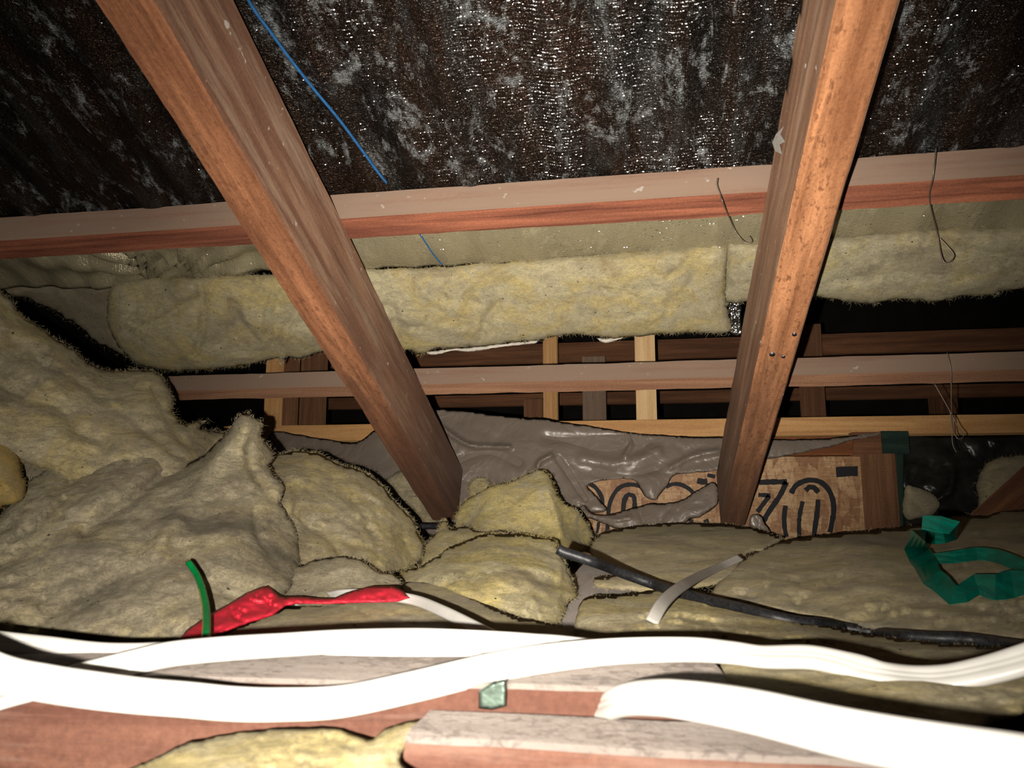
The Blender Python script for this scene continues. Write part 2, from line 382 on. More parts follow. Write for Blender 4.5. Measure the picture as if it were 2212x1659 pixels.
# OSB strands
a = N('osb'); vo = a.n('TexVoronoi'); vo.inputs['Scale'].default_value = 1; vo.inputs['Randomness'].default_value = 1
vv = a.map((52, 16, 20), rot=(0, .75, 0)); wn = a.n('TexNoise'); wn.inputs['Scale'].default_value = 9; a.l(a.tc.outputs['Object'], wn.inputs['Vector'])
ad = a.n('MixRGB'); ad.blend_type = 'ADD'; ad.inputs[0].default_value = 3.2; a.l(vv, ad.inputs[1]); a.l(wn.outputs['Color'], ad.inputs[2]); a.l(ad.outputs[0], vo.inputs['Vector'])
sx = a.n('SeparateColor'); a.l(vo.outputs['Color'], sx.inputs[0])
c = a.ramp(sx.outputs[0], [(.1, (.42, .20, .09)), (.45, (.62, .36, .17)), (.8, (.78, .50, .26))])
g2 = a.noise(a.map((25, 20, 190), rot=(0, -.5, 0)), 1, 5, .75); c = a.mix(a.ramp(g2, [(.4, .6), (.52, 0.0)]), c, (.40, .20, .09)); c = a.mix(a.ramp(g2, [(.56, 0.0), (.66, .6)]), c, (.85, .58, .33)); g = a.noise(a.map((150, 30, 60), rot=(0, .6, 0)), 1, 6, .75); c = a.mix(a.ramp(g, [(.33, .7), (.5, 0.0)]), c, (.22, .10, .045))
M['osb'] = a.out(c, .6, a.bump(sx.outputs[1], .4, .002))
# polythene
a = N('poly'); n_ = a.noise(a.map(), 6, 5, .6); f_ = a.noise(a.map(), 60, 4, .6)
c = a.mix(n_, (.22, .175, .14), (.35, .285, .23))
M['poly'] = a.out(c, a.ramp(f_, [(.3, .28), (.7, .48)]), a.bump(f_, .12, .002, a.bump(a.math('ABSOLUTE', a.math('SUBTRACT', a.noise(a.map(loc=(5, 0, 0)), 11, 3, .5, 1.0), .5)), .3, .03)), spec=.75)
# dusty lining
a = N('lining'); n_ = a.noise(a.map(), 40, 6, .7); c = a.mix(n_, (.10, .08, .065), (.34, .28, .24)); M['lining'] = a.out(c, 1.0, a.bump(n_, .5, .003))
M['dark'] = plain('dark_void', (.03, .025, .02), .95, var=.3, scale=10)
# reinforced foil under the corrugated roof
def foil(name, lower=False):
    a = N(name)
    streak = a.noise(a.map((24, 5, 5)), 1, 6, .65, .7); blot = a.noise(a.map((26, 12, 12), loc=(3, 1, 0)), 1, 8, .72, .6)
    rag = a.noise(a.map((70, 45, 45)), 1, 4, .75); br = a.noise(a.map((13, 3, 3), loc=(7, 0, 0)), 1, 4, .6, .5)
    base = a.mix(a.ramp(br, [(.35, 0.0), (.6, 1.0)]), (.022, .020, .017), (.055, .032, .021))
    base = a.mix(a.ramp(streak, [(.5, 0.0), (.68, .8)]), base, (.13, .14, .14))
    bl = a.math('ADD', a.math('MULTIPLY', blot, .62), a.math('MULTIPLY', rag, .38))
    white = a.ramp(bl, [(.53, 0.0), (.62, .85)])
    c = a.mix(white, base, (.33, .36, .37))
    if lower:
        c = a.mix(a.ramp(streak, [(.3, .25), (.7, 0.0)]), (.50, .44, .28), (.20, .18, .12))  # the roll's yellow reflection is put into the foil's base colour
    # woven scrim: fine ridges across the slope with fine beading
    wv = a.n('TexWave', wave_type='BANDS', bands_direction='Y'); wv.inputs['Scale'].default_value = 95; wv.inputs['Distortion'].default_value = 3.5
    wv.inputs['Detail'].default_value = 3; wv.inputs['Detail Scale'].default_value = 3; a.l(a.tc.outputs['Object'], wv.inputs['Vector'])
    wx = a.n('TexWave', wave_type='BANDS', bands_direction='X'); wx.inputs['Scale'].default_value = 110; a.l(a.tc.outputs['Object'], wx.inputs['Vector'])
    sp = a.noise(a.map((180, 520, 520)), 1, 2, .6)
    q = .25 if lower else 1
    b = a.bump(streak, .35, .012); b = a.bump(wv.outputs['Fac'], .55 * q, .0035, b); b = a.bump(sp, 1.0 * q, .006, b); b = a.bump(wx.outputs['Fac'], .2, .001, b)
    rg = a.mix(white, .20, .6)
    mt = a.mix(white, .75 if not lower else .3, .1)
    sc = a.n('SeparateColor'); a.l(mt, sc.inputs[0]); rc = a.n('SeparateColor'); a.l(rg, rc.inputs[0])
    return a.out(c, rc.outputs[0], b, sc.outputs[0], spec=.8)
M['foil'] = foil('foil'); M['foil_low'] = foil('foil_low', True)
a = N('crinkle'); f_ = a.noise(a.map(), 70, 3, .5); M['crinkle'] = a.out((.35, .35, .34), .15, a.bump(f_, 1.0, .01), metal=.95)
# ---------------------------------------------------------------- the setting
def slab(name, x0, x1, y0, y1, z0, z1, mat):
    v = [(x, y, z) for x in (x0, x1) for y in (y0, y1) for z in (z0, z1)]
    f = [(0, 1, 3, 2), (4, 6, 7, 5), (0, 4, 5, 1), (2, 3, 7, 6), (0, 2, 6, 4), (1, 5, 7, 3)]
    return tag(link(name, v, f, mat, smooth=False), kind='structure')
slab('floor', -3, 3, -.5, 5, -.02, 0, M['lining'])
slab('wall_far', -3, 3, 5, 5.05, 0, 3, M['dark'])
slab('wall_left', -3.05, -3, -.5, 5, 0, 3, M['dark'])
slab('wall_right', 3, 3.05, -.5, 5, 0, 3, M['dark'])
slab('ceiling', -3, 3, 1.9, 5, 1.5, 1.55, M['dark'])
# foil ceiling sheet on the slope, sagging between battens; plane z = .926 - SL*y above the eye
ZF = .926
def zfoil(y): return ZC + ZF - SL * y
def fdisp(x, y, y0, y1, sag, seed):
    n1 = math.sin(x * 2 * math.pi / .076 + noise.noise(Vector((x * 3, y * 2, seed))) * 1.5) * .003
    n2 = noise.fractal(Vector((x * 9, y * 3, seed)), .9, 2, 4) * .007
    return n1 + n2 - sag * math.sin(math.pi * (y - y0) / (y1 - y0))
def foil_sheet(name, y0, y1, mat, sag, label, seed, cr=None):
    nx, ny = 300, max(20, int((y1 - y0) / .012)); V, Fc = [], []
    for j in range(ny + 1):
        y = y0 + (y1 - y0) * j / ny
        for i in range(nx + 1):
            x = -1.75 + 3.3 * i / nx
            d = fdisp(x, y, y0, y1, sag, seed)
            if cr: d += cr(x, y)
            V.append((x, y + d * SN, zfoil(y) + .004 + d * CS))
    for j in range(ny):
        for i in range(nx):
            a_ = j * (nx + 1) + i; Fc.append((a_, a_ + nx + 1, a_ + nx + 2, a_ + 1))
    o = link(name, V, Fc, mat); tk = o.modifiers.new('thick', 'SOLIDIFY'); tk.thickness = .003; tk.offset = -1
    return o
def glint_droplets(parent, n, mat, y0, y1, sag, seed, yr):
    """flat metal beads added as glints, standing for condensation on the scrim threads, each tilted its own way"""
    V, Fc = [], []; q = random.Random(seed)
    nf = Vector((0, -SN, -CS)); uph = Vector((0, -CS, SN)); X = Vector((1, 0, 0))
    for _ in range(n):
        px = q.gauss(1330, 420); py = q.uniform(*yr)
        p0 = Vector(ray(px, py)); k = ZF / (p0.z + SL * p0.y); x, y = p0.x * k, p0.y * k
        y = round(y / .005) * .005 + q.gauss(0, .0005) + .003 * noise.noise(Vector((x * 14, y * 9, 0)))
        if not y0 < y < y1 or noise.noise(Vector((x * 13, y * 6, 3))) < q.uniform(-.2, .4): continue
        for _k in range(q.randint(1, 4)):
            xx = x + _k * q.uniform(.002, .004); d_ = fdisp(xx, y, y0, y1, sag, seed)
            c = Vector((xx, y + d_ * SN, zfoil(y) + .004 + d_ * CS)) + nf * .0015
            t, u = R(q.gauss(30, 15)), R(q.gauss(0, 15))
            nn = (nf * math.cos(t) + uph * math.sin(t) + X * math.tan(u)).normalized()
            a = X.cross(nn).normalized(); b = nn.cross(a); s_ = q.uniform(.00025, .0006); l_ = s_ * q.uniform(1, 2.6)
            b0 = len(V); V.append(c + nn * s_ * .07)
            for i in range(6): V.append(c + b * l_ * math.cos(i * 1.0472) + a * s_ * math.sin(i * 1.0472))
            for i in range(6): Fc.append((b0, b0 + 1 + i, b0 + 1 + (i + 1) % 6))
    return tag(link('glint_beads', V, Fc, mat, parent), kind='stuff')
def pucker(x, y):                           # gathers where the sheet is pulled to one fixing on the left
    c = P(395, 600, 1.21); dx, dy = x - c.x, y - c.y; r = math.hypot(dx, dy); th = math.atan2(dy, dx)
    return .022 * math.sin(th * 20) * math.exp(-r / .16) * min(1, r / .05)
cs = foil_sheet('ceiling_foil', -.35, 1.078, M['foil'], .004, '', 1); cs.name = 'ceiling_foil'
tag(cs, 'large dark wet roof foil with white blotches above the upper batten', 'roof foil')
M['glint_metal'] = plain('glint_metal', (.85, .85, .85), .22, 1.0)  # mirror metal for the beads shaped and tilted to glint in the flash
glint_droplets(cs, 15000, M['glint_metal'], -.35, 1.078, .004, 1, (-170, 400))
cl = foil_sheet('ceiling_foil', 1.081, 1.225, M['foil_low'], .006, '', 2, pucker)
glint_droplets(cl, 1400, M['glint_metal'], 1.081, 1.225, .006, 2, (430, 580))
tag(cl, 'yellowish strip of sagging foil between upper batten and yellow insulation edge', 'roof foil')
# ---------------------------------------------------------------- rafters and battens
UP = Vector((0, SN, CS)); DN = Vector((0, CS, -SN))
def onslope(x, y, above):                    # above = vertical height over the rafters' underside plane
    return Vector((x, y, ZC + .721 - SL * y + above))
def rafter(x0, x1, label, mats, y1, seed, depth=.150):
    dp = depth * CS; c = (x0 + x1) / 2
    a_ = onslope(c, -.30, 0) + UP * dp / 2; b_ = onslope(c, y1, 0) + UP * dp / 2
    o = timber('rafter', a_, b_, x1 - x0, dp, UP, mats, wav=.0018, ch=.003, seed=seed, seg=.012); return tag(o, label, 'rafter', 'rafters')
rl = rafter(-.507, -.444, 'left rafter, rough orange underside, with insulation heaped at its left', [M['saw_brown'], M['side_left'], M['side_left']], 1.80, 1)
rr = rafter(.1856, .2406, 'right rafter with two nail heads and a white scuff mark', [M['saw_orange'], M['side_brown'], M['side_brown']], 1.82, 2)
def batten(y, w_, h, x0, x1, mats, label, seed):
    """y: uphill lower corner"""
    c = onslope(0, y, .150) + DN * (w_ / 2) + UP * (h / 2)
    o = timber('roof_batten', (x0, c.y, c.z), (x1, c.y, c.z), w_, h, UP, mats, wav=.0014, ch=.003, seed=seed, face={0: 0, 1: 1, 2: 2, 3: 2}); return tag(o, label, 'batten', 'roof battens')
# local Y = UP x X -> downhill/uphill
batten(1.032, .050, .054, -1.7, 1.5, [M['batten_red'], M['batten_dust'], M['batten_dust']], 'upper roof batten with red underside, directly below the blotchy foil', 3)
batten(1.476, .046, .040, -1.3, 1.7, [M['batten_tan'], M['batten_dust'], M['batten_dust']], 'lower roof batten, dusty tan, crossing the open gap below the yellow insulation', 4)
# nails and the scuff on the right rafter
def on_rafter_bottom(px, py):
    r = ray(px, py); k = .721 / (r[2] + SL * r[1]); return Vector((r[0] * k, r[1] * k, ZC + r[2] * k))
for (px, py, rr_) in ((1668, 765, .0045), (1692, 770, .003), (1716, 722, .0035)):
    p = on_rafter_bottom(px, py)
    sweep('nail', [p + UP * .006, p - UP * .0015], circ(rr_, 10), M['nail'], rr, sub=1)
def scuff(px, py, xf):
    r = ray(px, py); k = xf / r[0]; return Vector((xf, r[1] * k, ZC + r[2] * k))
v = []; f = []
pts = [(1694, 272), (1686, 290), (1696, 306), (1684, 312), (1690, 334), (1674, 326), (1668, 308), (1676, 290)]
for p in pts: v.append(scuff(*p, .1838))
for p in pts: v.append(scuff(*p, .1862))
k = len(pts); f = [tuple(range(k)), tuple(range(k, 2 * k))[::-1]] + [(i, i + k, (i + 1) % k + k, (i + 1) % k) for i in range(k)]
link('scuff_mark', v, f, M['white_mark'], rr, False)
# blue chalk line string on the foil
def onfoil(px, py, lift=.006):
    r = ray(px, py); k = (ZF - lift) / (r[2] + SL * r[1]); return Vector((r[0] * k, r[1] * k, ZC + r[2] * k))
st = sweep('blue_string', [onfoil(*p) for p in ((505, -60), (545, 15), (585, 70), (625, 125), (680, 195), (730, 255), (775, 315), (815, 370), (835, 395))], circ(.0022, 8), M['blue'])
tag(st, 'blue string running down the dark foil beside the left rafter', 'string', 'blue string')
st = sweep('blue_string', [onfoil(*p) for p in ((889, 480), (910, 510), (935, 548), (955, 572))], circ(.0012, 8), M['blue'])
tag(st, 'short thin blue string below the upper batten, on the yellowish foil', 'string', 'blue string')
# ---------------------------------------------------------------- hanging insulation edge under the roof
blk = []
def batt(label, outline, ctrl, mat, name='insulation_batt', group=None, **kw):
    o = lump(name, outline, ctrl, mat, **kw); tag(o, label, 'insulation', group); blk.append(o); return o
A_ = batt('long yellow insulation edge hanging under the foil between and left of the two rafters',
     [(245, 612), (350, 600), (450, 596), (600, 592), (780, 582), (950, 576), (1100, 566), (1300, 549), (1450, 538), (1562, 531),
      (1566, 600), (1572, 660), (1578, 716), (1500, 719), (1430, 722), (1340, 730), (1240, 724), (1150, 735), (1080, 745), (1000, 752), (950, 752), (905, 768), (885, 756), (840, 762),
      (780, 776), (700, 762), (650, 772), (618, 770), (606, 790), (600, 772), (540, 788), (470, 795), (420, 802), (350, 800), (290, 782), (250, 740), (232, 680)],
     [(250, 610, 1.22), (800, 585, 1.22), (1560, 535, 1.22), (280, 780, 1.37), (900, 750, 1.40), (1570, 715, 1.40), (900, 665, 1.28), (1400, 630, 1.28), (400, 700, 1.28)],
     M['f_roll'], T=.045, Rpx=55, step=7, rag=2.5, amp=.012, ridg=.010, fine=.0022, seed=1, fuzz=260, group='hanging insulation edges',
     creases=[([(1075, 655), (1050, 690), (1040, 730)], 9, .02), ([(790, 690), (840, 660), (860, 700), (880, 745)], 8, .014), ([(1230, 660), (1300, 690), (1420, 670)], 8, .008),
              ([(430, 610), (440, 680), (425, 760)], 9, .015), ([(330, 700), (400, 660), (440, 640)], 9, .014), ([(590, 640), (575, 700), (590, 740)], 8, .015), ([(640, 680), (610, 720), (600, 760)], 6, .01),
              ([(500, 650), (520, 700), (560, 740)], 8, .012), ([(1440, 600), (1480, 575), (1500, 600), (1480, 620)], 6, .008)])
batt('right-hand hanging insulation edge, running behind the right rafter to the picture edge',
     [(1566, 520), (1600, 524), (1650, 520), (1710, 516), (1800, 513), (1880, 506), (1960, 498), (2060, 492), (2140, 494), (2212, 488), (2620, 462), (2620, 590),
      (2212, 624), (2150, 634), (2080, 640), (2020, 652), (1950, 646), (1880, 656), (1830, 652), (1780, 645), (1720, 640), (1650, 646), (1572, 652), (1566, 590)],
     [(1570, 520, 1.22), (2600, 465, 1.22), (1570, 645, 1.345), (2600, 590, 1.345), (1900, 570, 1.25)], M['f_rollb'], T=.042, Rpx=50, step=7, rag=2.5, amp=.006, ridg=.008, seed=2,
     fuzz=160, group='hanging insulation edges', creases=[([(1800, 610), (1950, 590), (2100, 600)], 8, .008), ([(2000, 505), (2100, 540), (2212, 560)], 8, .010), ([(1850, 545), (1900, 560), (2000, 550)], 6, .006)])
batt('dim grey insulation sagging in the dark corner left of the hanging yellow edge',
     [(20, 618), (120, 612), (250, 606), (270, 640), (262, 700), (275, 770), (215, 745), (160, 700), (90, 660), (30, 640), (-60, 640), (-60, 620)],
     [(0, 620, 1.25), (260, 610, 1.25), (250, 750, 1.42), (100, 650, 1.32)], M['f_rolld'], T=.03, Rpx=45, step=8, seed=3, fuzz=40)
o = lump('foil_offcut', [(1574, 652), (1600, 650), (1602, 690), (1600, 722), (1578, 718), (1576, 690)], [(1575, 650, 1.42), (1600, 650, 1.42), (1590, 720, 1.44)], M['crinkle'], T=.004, Rpx=8, step=4, rag=1, amp=.006, ridg=.01, seed=4)
tag(o, 'small shiny crinkled foil flap in the gap between the two hanging insulation edges', 'foil')
o = lump('facing_edge', [(925, 760), (1000, 752), (1080, 744), (1160, 735), (1160, 740), (1080, 750), (1010, 760), (980, 757), (940, 766)], [(930, 760, 1.385), (1160, 738, 1.385), (1000, 760, 1.385)], M['paper'], T=.002, Rpx=6, step=4, rag=1.2, amp=.002, ridg=.002, seed=4, parent=A_)
o = lump('facing_edge', [(1290, 731), (1345, 729), (1310, 741), (1295, 737)], [(1290, 731, 1.385), (1340, 731, 1.385), (1310, 740, 1.385)], M['paper'], T=.002, Rpx=6, step=4, rag=1.2, amp=.002, ridg=.002, seed=5, parent=A_)
# ---------------------------------------------------------------- new framing beyond the open gap
def member(name, label, cat, a_, b_, w_, h, up, mat, seed=0, group=None, **kw):
    o = timber(name, a_, b_, w_, h, up, mat, seed=seed, wav=.0007, seg=.05, **kw); return tag(o, label, cat, group)
def hrail(name, label, px0, py0, px1, y, hpx, th, mat, seed, group=None):
    p0, p1 = P(px0, py0, y), P(px1, py0, y); h = hpx * y / F; z = P((px0 + px1) / 2, py0, y).z
    return member(name, label, 'timber', (p0.x, y + th / 2, z), (p1.x, y + th / 2, z), th, h, (0, 0, 1), mat, seed, group)
def post(name, label, px, py0, py1, y, wpx, th, mat, seed, group='framing studs', mat2=None):
    w_ = wpx * y / F; b_ = P(px, py0, y); a_ = P(px, py1, y) if py1 else Vector((b_.x, y, 0)); x = (a_.x + b_.x) / 2
    return member(name, label, 'stud', (x, y + th / 2, a_.z), (x, y + th / 2, b_.z), w_, th, (0, -1, 0), mat2 or mat, seed, group)
GR = 'long framing timbers'
p = P(1700, 921, 2.0)
member('framing_plate', 'long pale pine plate crossing behind both rafters above the plastic sheet', 'timber', (-1.2, 2.045, p.z), (2.0, 2.045, p.z), .09, .046, (0, 0, 1), M['pine'], 20, GR)
p = P(1500, 752, 2.75)
member('framing_rail', 'dark red-brown far rail just under the hanging insulation edge', 'timber', (-1.2, 2.77, p.z), (2.6, 2.77, p.z), .045, .072, (0, 0, 1), M['old_brown'], 21, GR)
p = P(1300, 859, 2.9)
member('framing_rail', 'dim brown far rail showing just below the lower batten', 'timber', (-1.5, 2.93, p.z), (2.8, 2.93, p.z), .045, .045, (0, 0, 1), M['old_brown'], 22, GR)
post('framing_stud', 'pale clean pine stud standing midway between the rafters', 1393, 600, 906, 2.0, 43, .035, M['pine_pale'], 23)
post('framing_stud', 'orange-fronted stud just left of the left rafter', 588, 690, 922, 2.0, 34, .07, M['pine'], 24)
post('framing_stud', 'brown stud standing against the orange-fronted stud', 622, 690, None, 2.03, 34, .05, M['endgrain'], 25)
post('framing_stud', 'brown stud half hidden behind the left rafter', 673, 690, None, 2.3, 66, .04, M['endgrain'], 26)
post('framing_stud', 'narrow tan far stud left of the wide grey board', 1187, 700, None, 2.45, 30, .045, M['pine'], 27)
post('framing_stud', 'brown far stud against the left side of the narrow tan one', 1151, 862, None, 2.5, 40, .045, M['endgrain'], 28)
post('framing_board', 'wide grey-brown far board between the tan stud and pale pine stud', 1282, 770, None, 2.6, 50, .04, M['grey_board'], 29)
post('framing_stud', 'short brown far stud just right of the right rafter', 1750, 700, None, 2.6, 42, .06, M['endgrain'], 30)
post('framing_stud', 'faint dark far stud behind the dangling wires', 2040, 830, None, 3.2, 44, .06, M['old_brown'], 31)
# ---------------------------------------------------------------- OSB board with stencilled figures
YB = 1.93
def zpx(px, py, y): return P(px, py, y).z
x0, x1 = P(1245, 1100, YB).x, P(1862, 1050, YB).x; z0, z1 = zpx(1700, 1210, YB), zpx(1700, 986, YB)
board = member('osb_board', 'orange strand board with black stencilled outline figures behind the right rafter', 'board', (x0, YB + .009, (z0 + z1) / 2), (x1, YB + .009, (z0 + z1) / 2), .018, z1 - z0, (0, 0, 1), M['osb'], 32)
def stroke(pts, wpx, sub=6):
    P_ = resample(pts, 6, False); n = len(P_); V, Fc = [], []
    y = YB - .0022
    for i, q in enumerate(P_):
        t = P_[min(i + 1, n - 1)] - P_[max(i - 1, 0)]; t /= np.linalg.norm(t) + 1e-9; nn = np.array([-t[1], t[0]])
        ww = wpx / 2 * 1.3 * (1 + .25 * noise.noise(Vector((q[0] * .15, q[1] * .15, 1))))
        for yy in (y, y + .003): V += [P(*(q + nn * ww), yy), P(*(q - nn * ww), yy)]
    for i in range(n - 1):
        a_ = i * 4; b = a_ + 4
        Fc += [(a_, a_ + 1, b + 1, b), (a_ + 2, b + 2, b + 3, a_ + 3), (a_, b, b + 2, a_ + 2), (a_ + 1, a_ + 3, b + 3, b + 1)]
    Fc += [(0, 2, 3, 1), (4 * n - 4, 4 * n - 3, 4 * n - 1, 4 * n - 2)]
    link('stencil_marking', V, Fc, M['marker'], board, False)
for pts, wd in [
    ([(1272, 1044), (1285, 1052), (1297, 1068), (1301, 1082), (1302, 1100)], 7),
    ([(1388, 1052), (1370, 1047), (1350, 1048), (1335, 1056), (1322, 1075), (1315, 1100), (1312, 1150)], 7),
    ([(1346, 1105), (1349, 1080), (1358, 1068), (1368, 1071), (1371, 1085), (1370, 1115)], 8),
    ([(1438, 1052), (1452, 1046), (1468, 1046), (1482, 1052), (1495, 1062), (1503, 1080)], 7),
    ([(1506, 1038), (1520, 1041), (1528, 1040)], 10), ([(1528, 1026), (1545, 1030)], 6),
    ([(1293, 1128), (1291, 1145), (1284, 1160), (1270, 1160), (1267, 1130)], 5), ([(1494, 1122), (1492, 1132)], 8), ([(1524, 1122), (1528, 1132)], 8),
    ([(1640, 1042), (1670, 1041), (1700, 1041)], 9), ([(1699, 1041), (1685, 1070), (1668, 1095), (1655, 1115), (1650, 1126)], 9),
    ([(1638, 1069), (1664, 1070)], 7), ([(1662, 1071), (1650, 1087), (1636, 1106)], 8),
    ([(1709, 1066), (1718, 1050), (1735, 1040), (1755, 1037), (1775, 1043), (1790, 1058), (1799, 1080), (1801, 1105), (1797, 1130), (1793, 1150)], 9),
    ([(1740, 1060), (1748, 1052), (1758, 1053), (1768, 1064)], 9), ([(1697, 1092), (1694, 1115), (1695, 1140), (1699, 1160)], 8), ([(1734, 1083), (1728, 1110), (1726, 1135), (1727, 1165)], 7),
    ([(1767, 1079), (1766, 1100), (1762, 1130), (1757, 1165)], 8), ([(1806, 1020), (1820, 1019), (1835, 1018), (1853, 1018)], 17)]: stroke(pts, wd)
o = member('timber_block', 'upright brown block closing the right end of the strand board', 'timber', (P(1895, 1060, 1.93).x, 1.95, z0), (P(1895, 1060, 1.93).x, 1.95, zpx(1895, 980, 1.93)), 78 * 1.93 / F, .04, (0, -1, 0), M['endgrain'], 33, 'small timber blocks')
zz = zpx(1760, 963, 1.94)
member('timber_block', 'orange packer lying on top of the strand board', 'timber', (P(1640, 965, 1.94).x, 1.96, zz), (P(1842, 965, 1.94).x, 1.96, zz), .04, 38 * 1.94 / F, (0, 0, 1), M['packer'], 34, 'small timber blocks')
member('timber_block', 'darker red-brown packer between orange packer and green-painted post', 'timber', (P(1843, 960, 1.94).x, 1.955, zpx(1870, 960, 1.94)), (P(1903, 960, 1.94).x, 1.955, zpx(1870, 960, 1.94)), .04, 50 * 1.94 / F, (0, 0, 1), M['old_brown'], 35, 'small timber blocks')
gp = bpy.data.objects.new('green_post', None); COL.objects.link(gp); gp.location = P(1940, 1130, 1.95)
bpy.context.view_layer.update()
tag(gp, 'dark green painted post with a wider head, right of the strand board', 'post')
timber('post_head', P(1904, 956, 1.95) + Vector((0, .02, 0)), P(1962, 956, 1.95) + Vector((0, .02, 0)), .05, 46 * 1.95 / F, (0, 0, 1), M['green_wood'], gp, seed=36)
timber('post_shaft', P(1942, 1150, 1.955) + Vector((0, .02, 0)), P(1942, 978, 1.955) + Vector((0, .02, 0)), 18 * 1.95 / F, .04, (0, -1, 0), M['green_wood'], gp, seed=37)
# plastic sheet
POLYC = [([(955, 925), (1010, 960), (1060, 965), (1100, 965)], 5, -.022), ([(1120, 1000), (1050, 975), (960, 1010)], 10, .012), ([(1190, 985), (1165, 1000), (1155, 1040)], 5, -.02),
         ([(1205, 990), (1240, 1040), (1265, 1080)], 4, .02), ([(1260, 990), (1340, 1000), (1420, 975)], 14, -.014), ([(1180, 945), (1300, 955), (1380, 940)], 12, .01),
         ([(1355, 935), (1363, 960), (1350, 985)], 5, -.015), ([(1290, 1020), (1350, 1030), (1420, 1010)], 8, .012), ([(1450, 1010), (1500, 985), (1550, 975)], 7, -.014)]
pl = lump('plastic_sheet', [(585, 935), (640, 938), (700, 948), (770, 955), (815, 925), (850, 905), (900, 890), (950, 884), (1000, 887), (1060, 895), (1120, 901), (1180, 906), (1260, 918), (1350, 932), (1430, 940), (1500, 943), (1560, 944),
     (1650, 948), (1750, 948), (1850, 940), (1902, 934), (1895, 940), (1840, 952), (1790, 966), (1740, 976), (1690, 987), (1655, 992), (1600, 1003), (1548, 1015), (1500, 1021), (1456, 1026),
     (1440, 1050), (1425, 1068), (1415, 1080), (1392, 1072), (1380, 1050), (1366, 1036), (1330, 1036), (1285, 1041), (1268, 1050), (1280, 1065), (1297, 1083), (1312, 1098), (1302, 1106), (1275, 1105),
     (1262, 1092), (1240, 1110), (1215, 1145), (1150, 1160), (1000, 1160), (850, 1150), (700, 1140), (600, 1100), (580, 1000)],
     [(600, 940, 1.93), (950, 890, 1.93), (1900, 940, 1.92), (1500, 945, 1.92), (1300, 1030, 1.885), (1000, 1150, 1.85), (700, 1100, 1.86), (1450, 1020, 1.89), (1150, 1000, 1.88), (1300, 930, 1.92)], M['poly'], T=.004, Rpx=30, step=5, rag=1.2, amp=.010, oct=1, ridg=.004, rf=7, fine=.0, creases=POLYC, seed=9, fscale=.8, back=.2, backmin=.001)
tag(pl, 'large creased grey-brown plastic sheet draped behind the left rafter and over the strand board', 'plastic sheet', 'grey-brown plastic sheeting')
pl2 = lump('plastic_sheet', [(1262, 1090), (1275, 1105), (1302, 1112), (1345, 1103), (1385, 1092), (1410, 1085), (1440, 1085), (1470, 1080), (1500, 1062), (1540, 1040), (1552, 1060), (1548, 1090), (1520, 1112), (1490, 1122), (1470, 1135), (1400, 1150), (1340, 1145),
     (1300, 1130), (1268, 1118), (1245, 1108), (1248, 1085)], [(1260, 1100, 1.88), (1540, 1050, 1.88), (1400, 1130, 1.86), (1400, 1090, 1.88)], M['poly'], T=.008, Rpx=25, step=5, rag=1.5, amp=.008, oct=1, ridg=.004, fine=0, seed=12,
     creases=[([(1275, 1112), (1330, 1122), (1360, 1118)], 4, -.012), ([(1380, 1100), (1395, 1140)], 3, .008)], back=.2, backmin=.001)
tag(pl2, 'torn swag of grey-brown plastic hanging across the middle of the strand board', 'plastic sheet', 'grey-brown plastic sheeting')
o = lump('plastic_scrap', [(1622, 1115), (1640, 1112), (1652, 1130), (1665, 1150), (1645, 1145), (1622, 1135)], [(1622, 1115, 1.78), (1660, 1148, 1.78), (1630, 1135, 1.78)], M['poly'], T=.003, Rpx=8, step=3, rag=1, amp=.006, ridg=.006, seed=13, back=.2)
tag(o, 'small scrap of clear plastic at the foot of the right rafter', 'plastic scrap')
o = lump('black_sheet', [(1930, 940), (2050, 942), (2212, 938), (2330, 936), (2330, 1150), (2100, 1150), (1950, 1150), (1940, 1050)], [(1940, 950, 2.08), (2300, 950, 2.08), (2100, 1140, 2.02), (2300, 1140, 2.02)], M['black_sheet'], T=.004, Rpx=20, step=8, rag=2, amp=.03, oct=2, ridg=.012, fine=0, seed=14, fscale=.7, back=.2,
     creases=[([(2060, 1020), (2050, 1060), (2010, 1090)], 7, -.03)])
tag(o, 'dark grey glossy plastic hanging in shadow right of the green post', 'plastic sheet')
# ---------------------------------------------------------------- insulation heaps
batt('dim far batt propped in the shadow above the teal tape', [(2115, 1075), (2108, 1040), (2125, 1005), (2160, 988), (2230, 985), (2330, 1000), (2330, 1150), (2200, 1140), (2112, 1125)],
     [(2110, 1100, 1.9), (2212, 990, 1.95), (2300, 1100, 1.9)], M['f_field'], T=.04, Rpx=50, seed=15, fuzz=40)
batt('small dim lump of insulation on the ground right of the green post', [(1955, 1052), (1985, 1050), (2015, 1068), (2030, 1090), (2010, 1115), (1955, 1115)], [(1955, 1060, 1.95), (2020, 1080, 1.95), (1980, 1110, 1.93)], M['f_field'], T=.03, Rpx=30, step=6, seed=16)
member('timber_offcut', 'dark brown board leaning on the dim far batt at the picture edge', 'timber', P(2125, 1160, 1.72), P(2320, 985, 1.75), .03, .10, (0, -.2, 1), M['old_brown'], 38)
batt('small grey-white batt wedged behind the foot of the left rafter', [(832, 1040), (848, 1025), (868, 1018), (900, 1035), (930, 1100), (945, 1130), (920, 1140), (860, 1120), (835, 1080)],
     [(840, 1030, 1.86), (930, 1130, 1.84), (850, 1110, 1.84)], M['f_grey'], T=.03, Rpx=30, step=5, seed=17, fuzz=30)
batt('small pale wisp of insulation right of the left rafter foot', [(1010, 1062), (1020, 1040), (1045, 1032), (1060, 1045), (1050, 1065), (1020, 1075)], [(1010, 1060, 1.8), (1060, 1045, 1.8), (1030, 1075, 1.8)], M['f_mid'], T=.02, Rpx=18, step=4, seed=18, fuzz=20)
